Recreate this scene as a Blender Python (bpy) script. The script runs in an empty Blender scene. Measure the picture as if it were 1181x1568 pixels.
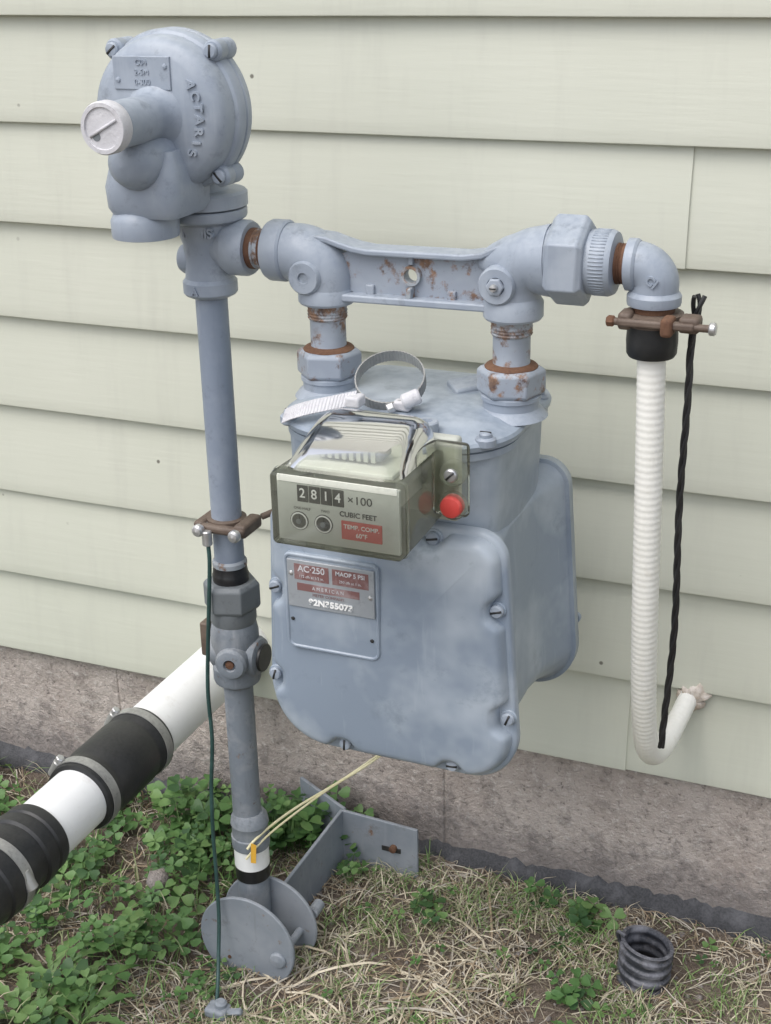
import bpy, math, random
import numpy as np
from mathutils import Vector, Matrix, noise
random.seed(7); rng=np.random.default_rng(7)
S=0.001
scn=bpy.context.scene
COL=bpy.context.collection
# ------------------------------------------------------------------ materials
def nt(name):
    m=bpy.data.materials.new(name);m.use_nodes=True
    n=m.node_tree.nodes;l=m.node_tree.links
    return m,n,l,n['Principled BSDF']
def N(n,t,**k):
    x=n.new(t)
    for a,b in k.items():
        if a.startswith('i_'): x.inputs[a[2:]].default_value=b
        else: setattr(x,a,b)
    return x
def noise_tex(n,l,scale,detail=4,rough=.55,co=None):
    t=N(n,'ShaderNodeTexNoise');t.inputs['Scale'].default_value=scale;t.inputs['Detail'].default_value=detail;t.inputs['Roughness'].default_value=rough
    if co is not None: l.new(co,t.inputs['Vector'])
    return t
def ramp(n,l,src,stops):
    r=N(n,'ShaderNodeValToRGB');e=r.color_ramp.elements
    e[0].position,e[0].color=stops[0][0],(*stops[0][1],1)
    e[1].position,e[1].color=stops[-1][0],(*stops[-1][1],1)
    for p,c in stops[1:-1]:
        x=e.new(p);x.color=(*c,1)
    l.new(src,r.inputs[0]);return r
def mix(n,l,fac,a,b,mode='MIX'):
    m=N(n,'ShaderNodeMix',data_type='RGBA',blend_type=mode)
    for s,v in ((m.inputs[0],fac),(m.inputs[6],a),(m.inputs[7],b)):
        if hasattr(v,'is_output'): l.new(v,s)
        elif isinstance(v,(int,float)): s.default_value=v
        else: s.default_value=(*v,1)
    return m.outputs[2]
def bump(n,l,p,src,st,dist):
    b=N(n,'ShaderNodeBump');b.inputs['Strength'].default_value=st;b.inputs['Distance'].default_value=dist
    l.new(src,b.inputs['Height']);l.new(b.outputs[0],p.inputs['Normal'])
def W(v=0): return (v,v,v)
def paint(name,col,light=None,dirt=None,rough=.5,rust=0.0,s=1.0,metal=0.0,bstr=.25,fade=.5,scr=0.0):
    m,n,l,p=nt(name)
    co=N(n,'ShaderNodeTexCoord').outputs['Object']
    big=noise_tex(n,l,14*s,4,.6,co);fine=noise_tex(n,l,160*s,3,.6,co)
    light=light or tuple(min(1,c*1.35+.03) for c in col);dirt=dirt or tuple(c*.55 for c in col)
    f=ramp(n,l,big.outputs[0],[(.48,W(0)),(.70,W(fade))])
    c=mix(n,l,f.outputs[0],col,light)
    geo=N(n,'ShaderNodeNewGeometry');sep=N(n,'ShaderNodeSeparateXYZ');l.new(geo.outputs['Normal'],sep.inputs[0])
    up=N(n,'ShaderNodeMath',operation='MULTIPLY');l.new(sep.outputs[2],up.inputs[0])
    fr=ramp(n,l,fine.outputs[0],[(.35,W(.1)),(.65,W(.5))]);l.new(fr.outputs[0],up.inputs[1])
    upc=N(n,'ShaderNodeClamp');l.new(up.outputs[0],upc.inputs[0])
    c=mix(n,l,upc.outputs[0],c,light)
    d=noise_tex(n,l,55*s,5,.7,co);df=ramp(n,l,d.outputs[0],[(.57,W(0)),(.76,W(.65))])
    c=mix(n,l,df.outputs[0],c,dirt)
    if scr>0:
        mp=N(n,'ShaderNodeMapping');mp.inputs['Scale'].default_value=(75,75,9);l.new(co,mp.inputs[0])
        sn=noise_tex(n,l,1,4,.65,mp.outputs[0]);sr=ramp(n,l,sn.outputs[0],[(.58,W(0)),(.72,W(scr))]);c=mix(n,l,sr.outputs[0],c,light)
        sr2=ramp(n,l,sn.outputs[0],[(.25,W(scr*.8)),(.38,W(0))]);c=mix(n,l,sr2.outputs[0],c,dirt)
    if rust>0:
        r=noise_tex(n,l,60,5,.7,co);rf=ramp(n,l,r.outputs[0],[(.72-rust*.35,W(0)),(.82-rust*.35,W(.9))])
        rc=ramp(n,l,fine.outputs[0],[(.35,(.075,.035,.02)),(.65,(.27,.14,.065))])
        c=mix(n,l,rf.outputs[0],c,rc.outputs[0])
    l.new(c,p.inputs['Base Color']);p.inputs['Roughness'].default_value=rough;p.inputs['Metallic'].default_value=metal
    bump(n,l,p,fine.outputs[0],bstr,.0006)
    return m
M={}
M['grey']=paint('painted_grey_metal',(.275,.315,.375),light=(.46,.50,.545),dirt=(.15,.17,.19),rough=.42,scr=.22)
M['cover']=paint('painted_cover_metal',(.235,.283,.348),light=(.47,.52,.57),dirt=(.17,.21,.25),rough=.34,fade=.85,s=.6,scr=.3)
M['pipe']=paint('painted_pipe',(.225,.265,.33),light=(.37,.41,.47),dirt=(.13,.15,.17),rough=.5,s=1.3,scr=.25)
M['oldpipe']=paint('weathered_pipe',(.18,.205,.235),light=(.39,.40,.41),dirt=(.07,.075,.08),rough=.7,s=2,rust=.28,bstr=.6,scr=.4)
M['galv']=paint('galvanised_plate',(.20,.225,.255),light=(.34,.36,.39),dirt=(.11,.11,.11),rough=.6,rust=.22,scr=.3)
M['darkgrey']=paint('dark_union_metal',(.15,.165,.175),rough=.55,s=2)
M['greyrust']=paint('painted_rusty_metal',(.31,.345,.38),light=(.45,.47,.5),dirt=(.2,.14,.10),rough=.6,rust=.78)
M['greyrust2']=paint('painted_slightly_rusty',(.285,.32,.375),light=(.45,.49,.53),dirt=(.2,.17,.14),rough=.5,rust=.54)
M['rust']=paint('rusty_thread',(.11,.052,.03),light=(.23,.125,.07),dirt=(.045,.028,.02),rough=.85,s=3,bstr=.8)
M['bronze']=paint('bronze_clamp',(.10,.07,.053),light=(.2,.155,.12),dirt=(.045,.035,.03),rough=.6,s=3,bstr=.5)
M['zinc']=paint('zinc_screw',(.5,.5,.5),light=(.7,.7,.7),dirt=(.2,.2,.2),rough=.35,metal=.7,s=3)
M['steel']=paint('steel_band',(.30,.30,.29),light=(.55,.55,.52),dirt=(.14,.14,.13),rough=.42,metal=.5,s=2)
M['chalk']=paint('faded_white_coating',(.55,.545,.565),light=(.78,.77,.78),dirt=(.3,.28,.3),rough=.75,s=2.5,bstr=.8)
M['black']=paint('black_rubber',(.014,.015,.016),light=(.045,.045,.045),dirt=(.03,.028,.025),rough=.45,s=2)
M['blackpl']=paint('black_tape',(.010,.010,.011),light=(.035,.035,.035),dirt=(.02,.02,.02),rough=.4,s=2)
M['white']=paint('white_pvc',(.82,.83,.82),light=(.87,.87,.87),dirt=(.66,.64,.6),rough=.35,s=1,scr=.15)
M['hose']=paint('white_hose_plastic',(.84,.83,.77),light=(.88,.87,.83),dirt=(.72,.69,.6),rough=.5,s=1.5,scr=.25)
M['foam']=paint('foam_sealant',(.5,.42,.34),light=(.78,.73,.68),dirt=(.14,.08,.05),rough=.9,s=5,bstr=1,fade=.9)
M['red']=paint('red_plastic',(.66,.07,.06),light=(.75,.2,.17),dirt=(.4,.03,.03),rough=.4,s=2)
M['labelred']=paint('red_print',(.55,.09,.08),light=(.68,.25,.22),dirt=(.42,.08,.08),rough=.5)
M['brownred']=paint('faded_red_print',(.20,.10,.095),light=(.34,.26,.26),dirt=(.15,.1,.1),rough=.55,s=6,fade=.9)
M['labelgrey']=paint('aluminium_plate',(.33,.355,.38),light=(.48,.49,.51),dirt=(.22,.23,.24),rough=.4,metal=.2,s=3)
M['face']=paint('index_face',(.55,.57,.53),light=(.64,.66,.62),dirt=(.45,.46,.41),rough=.5)
M['frame']=paint('index_frame',(.46,.475,.42),light=(.58,.59,.53),dirt=(.25,.25,.21),rough=.6)
M['ink']=paint('black_print',(.02,.02,.02),rough=.5)
M['digit']=paint('white_digit',(.88,.88,.86),rough=.5)
M['green']=paint('green_wire_jacket',(.02,.055,.05),light=(.06,.13,.12),dirt=(.012,.02,.02),rough=.45,s=3)
M['yellow']=paint('yellow_wire',(.65,.6,.35),light=(.75,.72,.55),rough=.5)
M['orange']=paint('orange_tag',(.65,.36,.04),rough=.5)
M['tar']=paint('tar_coating',(.022,.023,.026),light=(.14,.14,.15),dirt=(.01,.01,.01),rough=.75,s=3,bstr=1)
def clear(name,dfac,tcol,dcol,rough):
    m,n,l,p=nt(name)
    n.remove(p);tr=N(n,'ShaderNodeBsdfTransparent');tr.inputs[0].default_value=(*tcol,1)
    gl=N(n,'ShaderNodeBsdfGlossy');gl.inputs['Roughness'].default_value=rough
    df=N(n,'ShaderNodeBsdfDiffuse');df.inputs[0].default_value=(*dcol,1)
    fr=N(n,'ShaderNodeFresnel');fr.inputs[0].default_value=1.45
    m1=N(n,'ShaderNodeMixShader')
    nz=noise_tex(n,l,25,4,.6,N(n,'ShaderNodeTexCoord').outputs['Object']);rr=ramp(n,l,nz.outputs[0],[(.3,W(dfac*.6)),(.7,W(dfac*1.5))]);l.new(rr.outputs[0],m1.inputs[0])
    l.new(tr.outputs[0],m1.inputs[1]);l.new(df.outputs[0],m1.inputs[2])
    m2=N(n,'ShaderNodeMixShader');l.new(fr.outputs[0],m2.inputs[0]);l.new(m1.outputs[0],m2.inputs[1]);l.new(gl.outputs[0],m2.inputs[2])
    l.new(m2.outputs[0],n['Material Output'].inputs[0]);return m
M['clear']=clear('clear_plastic',.07,(.96,.97,.92),(.70,.72,.60),.07)
M['hazy']=clear('hazy_plastic',.13,(.92,.935,.88),(.58,.60,.50),.08)
# siding
m,n,l,p=nt('vinyl_siding');co=N(n,'ShaderNodeTexCoord').outputs['Object']
a=noise_tex(n,l,3,4,.6,co);c=mix(n,l,ramp(n,l,a.outputs[0],[(.35,W(0)),(.7,W(1))]).outputs[0],(.565,.575,.485),(.605,.61,.52))
mp=N(n,'ShaderNodeMapping');mp.inputs['Scale'].default_value=(30,30,3);l.new(co,mp.inputs[0])
st=noise_tex(n,l,1,4,.7,mp.outputs[0]);c=mix(n,l,ramp(n,l,st.outputs[0],[(.52,W(0)),(.8,W(.35))]).outputs[0],c,(.46,.46,.40))
v=N(n,'ShaderNodeTexVoronoi');v.inputs['Scale'].default_value=24;l.new(co,v.inputs['Vector'])
sp=ramp(n,l,v.outputs['Distance'],[(.035,W(.85)),(.06,W(0))]);rn=noise_tex(n,l,9,2,.5,co);rr=ramp(n,l,rn.outputs[0],[(.50,W(0)),(.55,W(1))])
sm=N(n,'ShaderNodeMath',operation='MULTIPLY');l.new(sp.outputs[0],sm.inputs[0]);l.new(rr.outputs[0],sm.inputs[1])
c=mix(n,l,sm.outputs[0],c,(.10,.09,.07));l.new(c,p.inputs['Base Color']);p.inputs['Roughness'].default_value=.5
mp2=N(n,'ShaderNodeMapping');mp2.inputs['Scale'].default_value=(12,60,160);l.new(co,mp2.inputs[0])
gr=noise_tex(n,l,1,3,.6,mp2.outputs[0]);bump(n,l,p,gr.outputs[0],.2,.0012);M['siding']=m
# foundation
m,n,l,p=nt('foundation_concrete');co=N(n,'ShaderNodeTexCoord').outputs['Object']
a=noise_tex(n,l,9,5,.65,co);b=noise_tex(n,l,110,5,.75,co);d=noise_tex(n,l,38,5,.75,co)
c=mix(n,l,ramp(n,l,a.outputs[0],[(.35,W(0)),(.65,W(1))]).outputs[0],(.44,.375,.335),(.56,.495,.45))
c=mix(n,l,ramp(n,l,d.outputs[0],[(.50,W(0)),(.63,W(.65))]).outputs[0],c,(.31,.27,.245))
c=mix(n,l,ramp(n,l,b.outputs[0],[(.54,W(0)),(.64,W(.75))]).outputs[0],c,(.68,.63,.59))
c=mix(n,l,ramp(n,l,b.outputs[0],[(.35,W(.8)),(.43,W(0))]).outputs[0],c,(.16,.14,.13))
sz=N(n,'ShaderNodeSeparateXYZ');l.new(co,sz.inputs[0])
ad=N(n,'ShaderNodeMath',operation='MULTIPLY_ADD');ad.inputs[1].default_value=.15;l.new(d.outputs[0],ad.inputs[0])
ng=N(n,'ShaderNodeMath',operation='MULTIPLY');ng.inputs[1].default_value=-1;l.new(sz.outputs[2],ng.inputs[0]);l.new(ng.outputs[0],ad.inputs[2])
c=mix(n,l,ramp(n,l,ad.outputs[0],[(.0,W(0)),(.05,W(.65))]).outputs[0],c,(.17,.155,.15))
l.new(c,p.inputs['Base Color']);p.inputs['Roughness'].default_value=.95
ab=N(n,'ShaderNodeMath',operation='ADD');l.new(b.outputs[0],ab.inputs[0]);l.new(d.outputs[0],ab.inputs[1])
bump(n,l,p,ab.outputs[0],1,.006);M['found']=m
# ground
m,n,l,p=nt('soil');co=N(n,'ShaderNodeTexCoord').outputs['Object']
a=noise_tex(n,l,12,5,.65,co);b=noise_tex(n,l,150,5,.75,co)
c=mix(n,l,ramp(n,l,a.outputs[0],[(.4,W(0)),(.65,W(1))]).outputs[0],(.12,.09,.07),(.21,.17,.135))
c=mix(n,l,ramp(n,l,b.outputs[0],[(.5,W(0)),(.7,W(.7))]).outputs[0],c,(.31,.26,.21))
l.new(c,p.inputs['Base Color']);p.inputs['Roughness'].default_value=1
bump(n,l,p,b.outputs[0],1,.005);M['soil']=m
def leafmat(name,c1,c2,rough=.5,tr=.25):
    m,n,l,p=nt(name);co=N(n,'ShaderNodeTexCoord').outputs['Object']
    a=noise_tex(n,l,40,2,.6,co);c=mix(n,l,ramp(n,l,a.outputs[0],[(.35,W(0)),(.65,W(1))]).outputs[0],c1,c2)
    l.new(c,p.inputs['Base Color']);p.inputs['Roughness'].default_value=rough
    if tr:
        t=N(n,'ShaderNodeBsdfTranslucent');l.new(c,t.inputs[0]);ms=N(n,'ShaderNodeMixShader');ms.inputs[0].default_value=tr
        l.new(p.outputs[0],ms.inputs[1]);l.new(t.outputs[0],ms.inputs[2]);l.new(ms.outputs[0],n['Material Output'].inputs[0])
    return m
LG=[leafmat('leaf_green_a',(.075,.165,.05),(.11,.22,.065)),leafmat('leaf_green_b',(.11,.22,.065),(.18,.29,.10)),leafmat('leaf_green_c',(.04,.10,.035),(.07,.145,.05))]
GG=[leafmat('grass_green',(.12,.21,.055),(.20,.31,.10),.5,0),leafmat('grass_olive',(.20,.23,.11),(.33,.33,.19),.5,0),leafmat('grass_dry',(.42,.37,.26),(.58,.52,.39),.6,0)]
ST=[leafmat('straw_pale',(.46,.40,.29),(.66,.59,.46),.7,0),leafmat('straw_brown',(.22,.165,.105),(.36,.28,.19),.8,0),leafmat('straw_grey',(.33,.295,.245),(.5,.46,.39),.8,0)]
# ------------------------------------------------------------------ mesh helpers (mm)
def top(name,loc=(0,0,0)):
    e=bpy.data.objects.new(name,None);e.location=Vector(loc)*S;e.empty_display_size=.05;COL.objects.link(e);return e
def obj(name,verts,faces,mat,parent=None,sharp=35,bevel=0,mats=None,midx=None,smooth=True):
    me=bpy.data.meshes.new(name);me.from_pydata([(v[0]*S,v[1]*S,v[2]*S) for v in verts],[],faces);me.validate();me.update()
    for x in (mats or [mat]): me.materials.append(x)
    if midx is not None: me.polygons.foreach_set('material_index',midx)
    if smooth:
        me.shade_smooth()
        if sharp: me.set_sharp_from_angle(angle=math.radians(sharp))
    o=bpy.data.objects.new(name,me);COL.objects.link(o)
    if bevel:
        b=o.modifiers.new('b','BEVEL');b.width=bevel*S;b.segments=3;b.limit_method='ANGLE';b.angle_limit=math.radians(35);b.harden_normals=False
    if parent:
        o.parent=parent;o.matrix_parent_inverse=Matrix.Translation(-parent.location)
    return o
def frame(axis,up=None):
    a=Vector(axis).normalized();u=Vector(up or ((0,0,1) if abs(a.z)<.9 else (0,-1,0)))
    x=u.cross(a).normalized();y=a.cross(x);return x,y,a
def lathe(name,o,axis,prof,mat,par,seg=48,rot=0,sharp=32,bevel=0,up=None):
    x,y,a=frame(axis,up);o=Vector(o);vs=[];fs=[]
    for r,h in prof:
        for i in range(seg):
            t=2*math.pi*i/seg+rot
            vs.append(o+a*h+x*(r*math.cos(t))+y*(r*math.sin(t)))
    for k in range(len(prof)-1):
        for i in range(seg):
            j=(i+1)%seg;fs.append((k*seg+i,k*seg+j,(k+1)*seg+j,(k+1)*seg+i))
    if prof[0][0]>1e-6: fs.append(tuple(range(seg))[::-1])
    if prof[-1][0]>1e-6: fs.append(tuple((len(prof)-1)*seg+i for i in range(seg)))
    return obj(name,vs,fs,mat,par,sharp,bevel)
def cyl(name,o,axis,r,h,mat,par,ch=1.0,**k):
    return lathe(name,o,axis,[(r-ch,0),(r,ch),(r,h-ch),(r-ch,h)],mat,par,**k)
def hexn(name,o,axis,r,h,mat,par,rot=0,**k):
    return lathe(name,o,axis,[(r*.88,0),(r,h*.13),(r,h*.87),(r*.88,h)],mat,par,seg=6,rot=rot,sharp=20,bevel=1.2,**k)
def box(name,x0,x1,y0,y1,z0,z1,mat,par,bevel=1.5):
    v=[(x,y,z) for x in (x0,x1) for y in (y0,y1) for z in (z0,z1)]
    f=[(0,1,3,2),(4,6,7,5),(0,4,5,1),(2,3,7,6),(0,2,6,4),(1,5,7,3)]
    return obj(name,v,f,mat,par,35,bevel)
def catmull(pts,n):
    P=[Vector(p) for p in pts];P=[P[0]*2-P[1]]+P+[P[-1]*2-P[-2]];out=[]
    for i in range(1,len(P)-2):
        for k in range(n):
            t=k/n;a,b,c,d=P[i-1],P[i],P[i+1],P[i+2]
            out.append(.5*((2*b)+(c-a)*t+(2*a-5*b+4*c-d)*t*t+(3*b-a-3*c+d)*t**3))
    out.append(P[-2]);return out
def sweep(name,pts,r,mat,par,n=12,seg=16,smoothpath=True,rf=None,sharp=40):
    P=catmull(pts,n) if smoothpath else [Vector(p) for p in pts]
    T=[(P[min(i+1,len(P)-1)]-P[max(i-1,0)]).normalized() for i in range(len(P))]
    u=T[0].orthogonal().normalized();vs=[];fs=[];L=0
    for i,p in enumerate(P):
        if i: L+=(p-P[i-1]).length
        u=(u-T[i]*u.dot(T[i])).normalized();w=T[i].cross(u);rr=rf(L,r) if rf else r
        for k in range(seg):
            t=2*math.pi*k/seg;vs.append(p+u*(rr*math.cos(t))+w*(rr*math.sin(t)))
    for i in range(len(P)-1):
        for k in range(seg):
            j=(k+1)%seg;fs.append((i*seg+k,i*seg+j,(i+1)*seg+j,(i+1)*seg+k))
    fs.append(tuple(range(seg))[::-1]);fs.append(tuple((len(P)-1)*seg+k for k in range(seg)))
    return obj(name,vs,fs,mat,par,sharp)
def resample(P,step):
    P=[Vector(p) for p in P];out=[P[0]];acc=0
    for a,b in zip(P,P[1:]):
        L=(b-a).length;d=step-acc
        while d<=L: out.append(a+(b-a)*(d/L));d+=step
        acc=(acc+L)%step
    return out
def rpoly(pts,rad,n=10,sub=6):
    out=[];K=len(pts);arcs=[]
    for i in range(K):
        p=Vector(pts[i]);a=(Vector(pts[i-1])-p).normalized();b=(Vector(pts[(i+1)%K])-p).normalized()
        ang=a.angle(b);d=rad[i]/math.tan(ang/2);c=p+(a+b).normalized()*(rad[i]/math.sin(ang/2))
        s=p+a*d;e=p+b*d;arc=[]
        a0=math.atan2(s.y-c.y,s.x-c.x);a1=math.atan2(e.y-c.y,e.x-c.x)
        while a1<a0: a1+=2*math.pi
        for k in range(n+1):
            t=a0+(a1-a0)*k/n;arc.append((c+Vector((math.cos(t),math.sin(t)))*rad[i],Vector((math.cos(t),math.sin(t)))))
        arcs.append(arc)
    for i in range(K):
        out+=arcs[i];e=arcs[i][-1];s=arcs[(i+1)%K][0]
        for k in range(1,sub): t=k/sub;out.append((e[0].lerp(s[0],t),e[1]))
    return out
def loft(name,rings,mat,par,cap0=True,cap1=True,sharp=30,bevel=0):
    n=len(rings[0]);vs=[v for r in rings for v in r];fs=[]
    for k in range(len(rings)-1):
        for i in range(n):
            j=(i+1)%n;fs.append((k*n+i,k*n+j,(k+1)*n+j,(k+1)*n+i))
    if cap0: fs.append(tuple(range(n))[::-1])
    if cap1: fs.append(tuple((len(rings)-1)*n+i for i in range(n)))
    return obj(name,vs,fs,mat,par,sharp,bevel)
def text(name,s,loc,size,mat,par,rot=(90,0,0),ext=.15,align='CENTER',bold=0,sx=1):
    c=bpy.data.curves.new(name,'FONT');c.body=s;c.size=size*S;c.extrude=ext*S;c.align_x=align;c.align_y='CENTER';c.offset=bold*S
    t=bpy.data.objects.new(name,c);COL.objects.link(t);t.rotation_euler=[math.radians(a) for a in rot];t.location=Vector(loc)*S;t.scale=(sx,1,1)
    bpy.context.view_layer.update()
    me=bpy.data.meshes.new_from_object(t.evaluated_get(bpy.context.evaluated_depsgraph_get()));me.transform(t.matrix_world)
    bpy.data.objects.remove(t);me.materials.clear();me.materials.append(mat)
    o=bpy.data.objects.new(name,me);COL.objects.link(o);o.parent=par;o.matrix_parent_inverse=Matrix.Translation(-par.location);return o
def slotscrew(name,o,axis,r,mat,par,ang=0,h=4,smat=None):
    lathe(name+'_head',o,axis,[(r,0),(r,h*.6),(r*.8,h*.9),(0,h)],mat,par,seg=20)
    x,y,a=frame(axis);d=x*math.cos(ang)+y*math.sin(ang);e=a.cross(d);c=Vector(o)+a*(h*.95)
    vs=[c+d*sx*r*.85+e*sy*r*.16+a*sz for sx in (-1,1) for sy in (-1,1) for sz in (-1,.25)]
    obj(name+'_slot',vs,[(0,1,3,2),(4,6,7,5),(0,4,5,1),(2,3,7,6),(0,2,6,4),(1,5,7,3)],smat or M['ink'],par,0)
# ------------------------------------------------------------------ house
house=top('house_wall',(0,0,0))
E=101.6;Z0=866.2
seams={2:350,6:322,7:320,-3:-900,0:1500,4:-1400}
def course(k,x0,x1,dy,nm,end=False):
    z=Z0-E*k
    prof=[(14,z+3),(1.2,z-.2),(.2,z+.4),(0,z+1.8),(.8,z+14),(3.4,z+50),(7,z+80),(10.5,z+E+6)]
    xs=np.arange(x0,x1,120).tolist()+[x1]
    vs=[];fs=[];P=len(prof)
    for x in xs:
        w=.45*math.sin(x*.006+k*2.1)+.3*math.sin(x*.017+k)
        for (y,zz) in prof: vs.append((x,y+dy+w,zz+.5*math.sin(x*.004+k)+.3*math.sin(x*.013+k*3)))
    for i in range(len(xs)-1):
        for j in range(P-1): fs.append((i*P+j,(i+1)*P+j,(i+1)*P+j+1,i*P+j+1))
    if end:
        b=len(vs);q=(len(xs)-1)*P
        for j in range(P): v=vs[q+j];vs.append((v[0]-.2,v[1]+2.4,v[2]))
        for j in range(P-1): fs.append((q+j,q+j+1,b+j+1,b+j))
    obj(nm,vs,fs,M['siding'],house,40)
for k in range(-17,8):
    s=seams.get(k)
    if s: course(k,-3200,s,-2.2,f'siding_course_{k+18}a',True);course(k,s-30,3400,0,f'siding_course_{k+18}b')
    else: course(k,-3200,3400,0,f'siding_course_{k+18}')
box('sheathing',-3200,3400,15.5,120,152,2640,M['siding'],house,0)
js=[123+406.4*i for i in range(-8,9)]
for i in range(len(js)-1):
    box(f'foundation_block_{i+1}',js[i]+.9,js[i+1]-.9,9,118,-60,149.5,M['found'],house,1.8)
box('foundation_core',js[0],js[-1],10.6,117,-80,148,M['found'],house,0)
vs=[];fs=[];xs=np.arange(-3000,3300,6)
for x in xs:
    h=6+5*noise.noise(Vector((x*.02,0,3)))+7*noise.noise(Vector((x*.1,0,1)));d=4+5*noise.noise(Vector((x*.03,5,0)))+4*noise.noise(Vector((x*.12,2,1)))
    if x<100: h-=2
    vs+=[(x,9,h+5),(x,6,h+3),(x,2,h*.6),(x,-d*.7,h*.2-1),(x,-d-3,-14)]
for i in range(len(xs)-1):
    for j in range(4): fs.append((i*5+j,i*5+j+1,(i+1)*5+j+1,(i+1)*5+j))
obj('tar_strip',vs,fs,M['tar'],house,60)
# ------------------------------------------------------------------ ground
def gh(x,y):
    e=-14*min(1,abs(x-120)/450)*(1 if y>-200 else max(0,1+(y+200)/400))
    return e*.6+5*noise.noise(Vector((x*.006,y*.006,0)))+3.5*noise.noise(Vector((x*.03,y*.03,2)))+1.6*noise.noise(Vector((x*.11,y*.11,5)))-3
xs=np.concatenate([[-60000,-20000,-8000,-4000,-2400,-1600],np.arange(-1000,1300,9),[1700,2600,4000,8000,20000,60000]])
ys=np.concatenate([[-60000,-20000,-8000,-4000,-2400,-1500],np.arange(-1000,30,9),[200,900,3000,9000,60000]])
vs=[];fs=[]
for x in xs:
    for y in ys:
        f=1 if (-1001<x<1301 and -1001<y) else 0
        vs.append((x,y,gh(x,y) if f else -6))
ny=len(ys)
for i in range(len(xs)-1):
    for j in range(ny-1): fs.append((i*ny+j,(i+1)*ny+j,(i+1)*ny+j+1,i*ny+j+1))
obj('ground',vs,fs,M['soil'],None,0)
# ------------------------------------------------------------------ riser
YR=-200
riser=top('gas_riser_pipe',(0,YR,0))
A=(0,0,1)
cyl('upper_pipe',(0,YR,405),A,13.4,262,M['pipe'],riser,.3)
lathe('rusty_collar',(0,YR,415),A,[(14,0),(15.5,1),(15.5,5),(14,7)],M['greyrust'],riser)
lathe('insulating_sleeve',(0,YR,398),A,[(15.5,0),(16,2),(16.5,9),(16,10),(15,17),(14,18)],M['blackpl'],riser)
hexn('union_nut',(0,YR,373),A,26,28,M['darkgrey'],riser,rot=.3)
lathe('union_neck',(0,YR,360),A,[(20,0),(21,3),(21,14)],M['darkgrey'],riser)
lathe('stop_cock_body',(0,YR,300),A,[(16,-4),(21,0),(22,3),(22,15),(18,20),(19,28),(22,38),(22,50),(20,60),(18,64)],M['oldpipe'],riser)
lathe('stop_cock_boss',(4,YR,328),(0.15,-1,0),[(15,0),(15,24),(13,27),(9,28),(6,28),(5,24),(0,24)],M['oldpipe'],riser,seg=32)
lathe('stop_cock_pin',(7,YR-24,328),(.15,-1,0),[(4,0),(4,2),(0,3)],M['rust'],riser,seg=16)
lathe('stop_cock_end',(12,YR+2,326),(1,0,0),[(19,0),(19,8),(17,12),(12,14),(0,14)],M['oldpipe'],riser)
cyl('stop_cock_gasket',(26,YR+2,326),(1,0,0),13,3,M['blackpl'],riser,.5)
lathe('stop_cock_tail',(-10,YR+2,328),(-1,0,0),[(18,0),(18,9),(14,14),(8,16),(0,16)],M['oldpipe'],riser)
box('stop_cock_lock_wing',-36,-27,YR-2,YR+14,318,352,M['bronze'],riser,2)
cyl('lower_pipe',(0,YR,60),A,13.6,245,M['oldpipe'],riser,.3)
lathe('pipe_coupling',(2,YR,118),A,[(15.5,-2),(18,0),(18.5,3),(18.5,12),(17.5,13),(17.5,24),(18.5,26),(17.5,33),(14,38)],M['oldpipe'],riser)
cyl('white_tape',(2,YR,96),A,17,22,M['white'],riser,.6)
cyl('black_tape',(2,YR,82),A,16.6,14.2,M['blackpl'],riser,.4)
cyl('base_pipe',(2,YR,-40),A,15.6,122,M['oldpipe'],riser,.4)
valve=top('meter_shutoff_valve',(0,YR,690))
lathe('valve_body',(0,YR,660),A,[(17,0),(21,2),(22.5,4),(22.5,13),(20,16),(19,30),(20,44),(24,56),(26,64)],M['grey'],valve)
lathe('valve_outlet',(0,YR,702),(1,0,0),[(16,0),(17,14),(20,19),(22.5,23),(22.5,38),(21,41),(15,41)],M['grey'],valve)
lathe('valve_side_boss',(0,YR,690),(-1,0,0),[(13,0),(13,20),(11,24),(8,25),(0,26)],M['grey'],valve)
text('valve_cast_letters','INNIS',(4,YR-20.6,716),11,M['grey'],valve,ext=2.2,bold=.35)
text('valve_cast_mark','A',(-2,YR-22.3,668),9,M['grey'],valve,ext=1.4,bold=.3)
lathe('valve_flange_lower',(0,YR,722),A,[(28,0),(33,3),(34,5),(34,10),(33,11)],M['grey'],valve)
lathe('valve_flange_upper',(0,YR,734),A,[(33,0),(35,1),(35,11),(33,13),(24,15)],M['grey'],valve)
lathe('outlet_nipple',(40,YR,702),(1,0,0),[(15,0),(16,1),(16,3),(15,4),(16,5),(16,7),(15,8),(16,9),(16,19),(15,20)],M['greyrust'],valve)
lathe('outlet_nipple_thread',(41,YR,702),(1,0,0),[(16.3,0),(16.5,1),(16.5,4),(16.2,5)],M['rust'],valve)
lathe('outlet_nipple_thread_b',(52.5,YR,702),(1,0,0),[(16.3,0),(16.5,1),(16.5,4),(16.2,5)],M['rust'],valve)
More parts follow.
